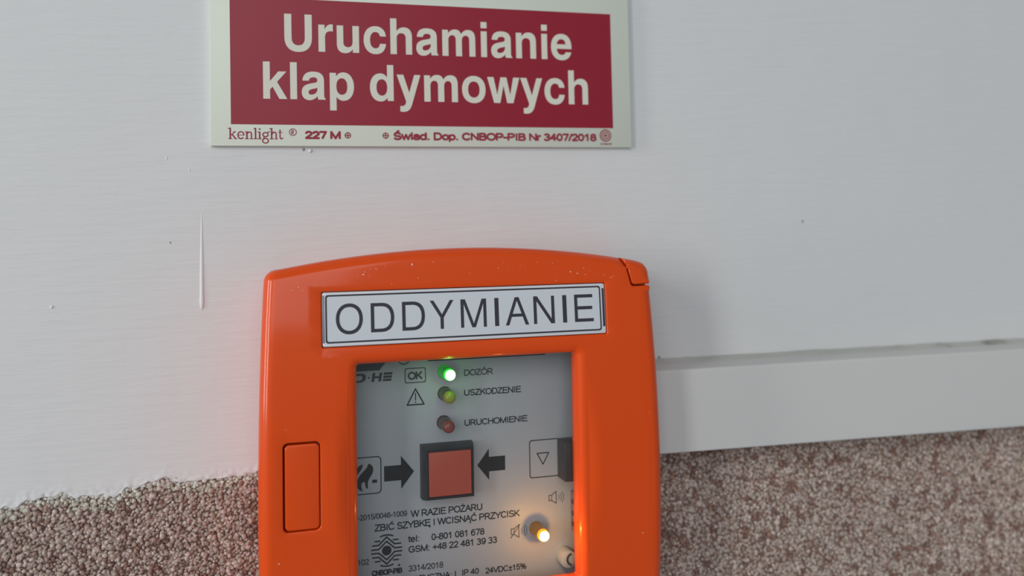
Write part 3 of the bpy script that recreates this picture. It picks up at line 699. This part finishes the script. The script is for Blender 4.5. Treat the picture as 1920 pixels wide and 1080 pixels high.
# indicator lamps
def lathe(name, u, v, prof, m, parent, n=24):
    V = []; F = []
    for (r_, d) in prof:
        for k in range(n):
            a = 2*math.pi*k/n; V.append(W(u+r_*math.cos(a), v+r_*math.sin(a), d))
    for i in range(len(prof)-1):
        for k in range(n): j = (k+1) % n; F.append((i*n+k, i*n+j, (i+1)*n+j, (i+1)*n+k))
    F.append(tuple((len(prof)-1)*n+k for k in range(n)))
    return mesh(name, V, F, m, parent, smooth=40)
def lamp(u, v, body, lens, label, light=None, core=None):
    o = lathe('indicator_lamp', u, v, [(2.5, PD), (2.5, PD+1.0), (2.3, PD+1.2), (2.25, 24.6), (2.1, 25.2)], body, dev, 12 if light is None else 24); o['label'] = label
    lathe('lamp_lens', u, v, [(2.15, 25.0), (2.1, 25.9), (1.9, 26.6), (1.5, 27.05), (0.8, 27.3), (0.1, 27.35)], lens, o)
    if core: lathe('lamp_core', u, v, [(1.8, 26.78), (1.72, 27.0), (1.45, 27.2), (0.8, 27.42), (0.1, 27.5)], core, o)
    if light:
        l = bpy.data.lights.new('lamp_glow', 'POINT'); l.energy = light[1]; l.color = light[0]; l.shadow_soft_size = 0.5*S
        lo_ = bpy.data.objects.new('lamp_glow', l); C.objects.link(lo_); lo_.location = W(u, v, 32.0); lo_.parent = o
    return o
lamp(71.0, -48.25, emitter('glowing_green_body', (0.02, 0.75, 0.03, 1), 0.22, lin(20, 90, 30)), emitter('glowing_green_lens', (0.02, 0.8, 0.03, 1), 0.75, lin(40, 200, 60)), 'lit green indicator lamp', ((0.08, 1.0, 0.1), 0.0012), emitter('lit_green_core', (0.35, 1.0, 0.35, 1), 8, lin(60, 220, 80)))
lamp(70.95, -55.9, led_body('olive_lamp_body', lin(70, 76, 30)), mat('unlit_yellow_lens', lin(150, 146, 44), .25), 'unlit olive yellow indicator lamp')
lamp(70.5, -65.9, led_body('dark_red_lamp_body', lin(72, 50, 46)), mat('unlit_red_lens', lin(140, 66, 58), .25), 'unlit dark red indicator lamp')
lamp(103.75, -106.0, emitter('glowing_amber_body', (1.0, 0.36, 0.0, 1), 0.12, lin(120, 70, 10)), emitter('glowing_amber_lens', (1.0, 0.42, 0.0, 1), 0.95, lin(250, 170, 30)), 'lit amber indicator lamp', ((1.0, 0.45, 0.08), 0.011), emitter('lit_amber_core', (1.0, 0.75, 0.25, 1), 8, lin(250, 190, 60)))

# alarm button
V = []; F = []
def sq(u0, u1, v0, v1, d): return [W(u0, v0, d), W(u1, v0, d), W(u1, v1, d), W(u0, v1, d)]
bt = empty('alarm_button', None); bpy.data.objects.remove(bt)
rings = [(62.0, 80.4, -91.3, -72.8, PD), (62.15, 80.2, -91.15, -72.95, 20.5), (62.7, 79.4, -90.4, -73.4, 24.4), (62.95, 79.2, -90.15, -73.65, 24.6), (63.4, 78.7, -89.6, -74.15, 24.6), (63.45, 78.65, -89.55, -74.2, 23.9)]
for r_ in rings: V += sq(*r_)
for i in range(len(rings)-1):
    for k in range(4): j = (k+1) % 4; F.append((i*4+k, i*4+j, i*4+4+j, i*4+4+k))
F.append(tuple(range(4*len(rings)-4, 4*len(rings))))
btn = mesh('alarm_button', V, F, M_bezel, dev); btn['label'] = 'square alarm button with black bezel and red cap'
bevel_box('button_cap', 63.6, 78.5, -89.4, -74.35, 23.8, 24.75, 0.3, M_red, btn)['label'] = 'dull red square cap'

# black side switch, key switch and edge block at the right
sw = bevel_box('rocker_switch', 112.4, 128, -88.6, -74.7, PD, 25.2, 0.4, M_switch, dev); sw['label'] = 'dark rocker switch half hidden by the frame'
kn = lathe('key_switch', 114.2, -116.6, [(3.2, PD), (3.2, 21.5), (3.0, 22.3), (2.2, 22.6), (0.1, 22.6)], M_knob, dev); kn['label'] = 'round grey key switch'
print_mesh('key_slot', stroke(arc(115.6, -116.6, 2.0, 110, 250, 8), .8), 22.66, M_slot, kn)
eb = bevel_box('edge_block', 117.2, 126, -108.2, -94.0, PD, 19.5, 0.3, mat('brown_grey_block', lin(128, 108, 104), .5), dev)
for v in (-97.5, -101.5, -105.3): bevel_box('block_rib', 117.1, 119.2, v-.9, v+.9, 18.0, 19.9, 0.2, M_switch, eb, 1)

# pane
bevel_box('glass_pane', 35.6, 117.4, -122.5, -39.6, 28.2, 29.2, 0, M_glass, dev)['label'] = 'clear breakable pane over the control panel'

# dust on the cover
V = []; F = []; rd = random.Random(3)
for k in range(105):
    if k < 75: u = rd.uniform(14, 130); v = top_v(u)-abs(rd.gauss(0, 4.5))-1.2
    else: u, v = rd.uniform(12, 142), rd.uniform(-130, -10)
    if not inside((u, v), inner) or any(inside((u, v), h) for _, h in hole_data): continue
    r_ = rd.uniform(0.08, 0.18) if rd.random() < .85 else rd.uniform(.2, .3)
    b = len(V); dd = face_d(v)-0.03
    # height of the rounded rim under the speck
    e = max(0.0, 4.0-(top_v(u)-v))
    dd -= 4.0-math.sqrt(max(0, 16-e*e))
    for q in ICO1[0]: V.append(W(u+q.x*r_*rd.uniform(.7, 1.5), v+q.z*r_, dd+q.y*r_*.5))
    F += [tuple(b+t for t in f) for f in ICO1[1]]
du = mesh('dust_specks', V, F, M_dust, dev); du['kind'] = 'stuff'; du['label'] = 'pale dust specks along the top'
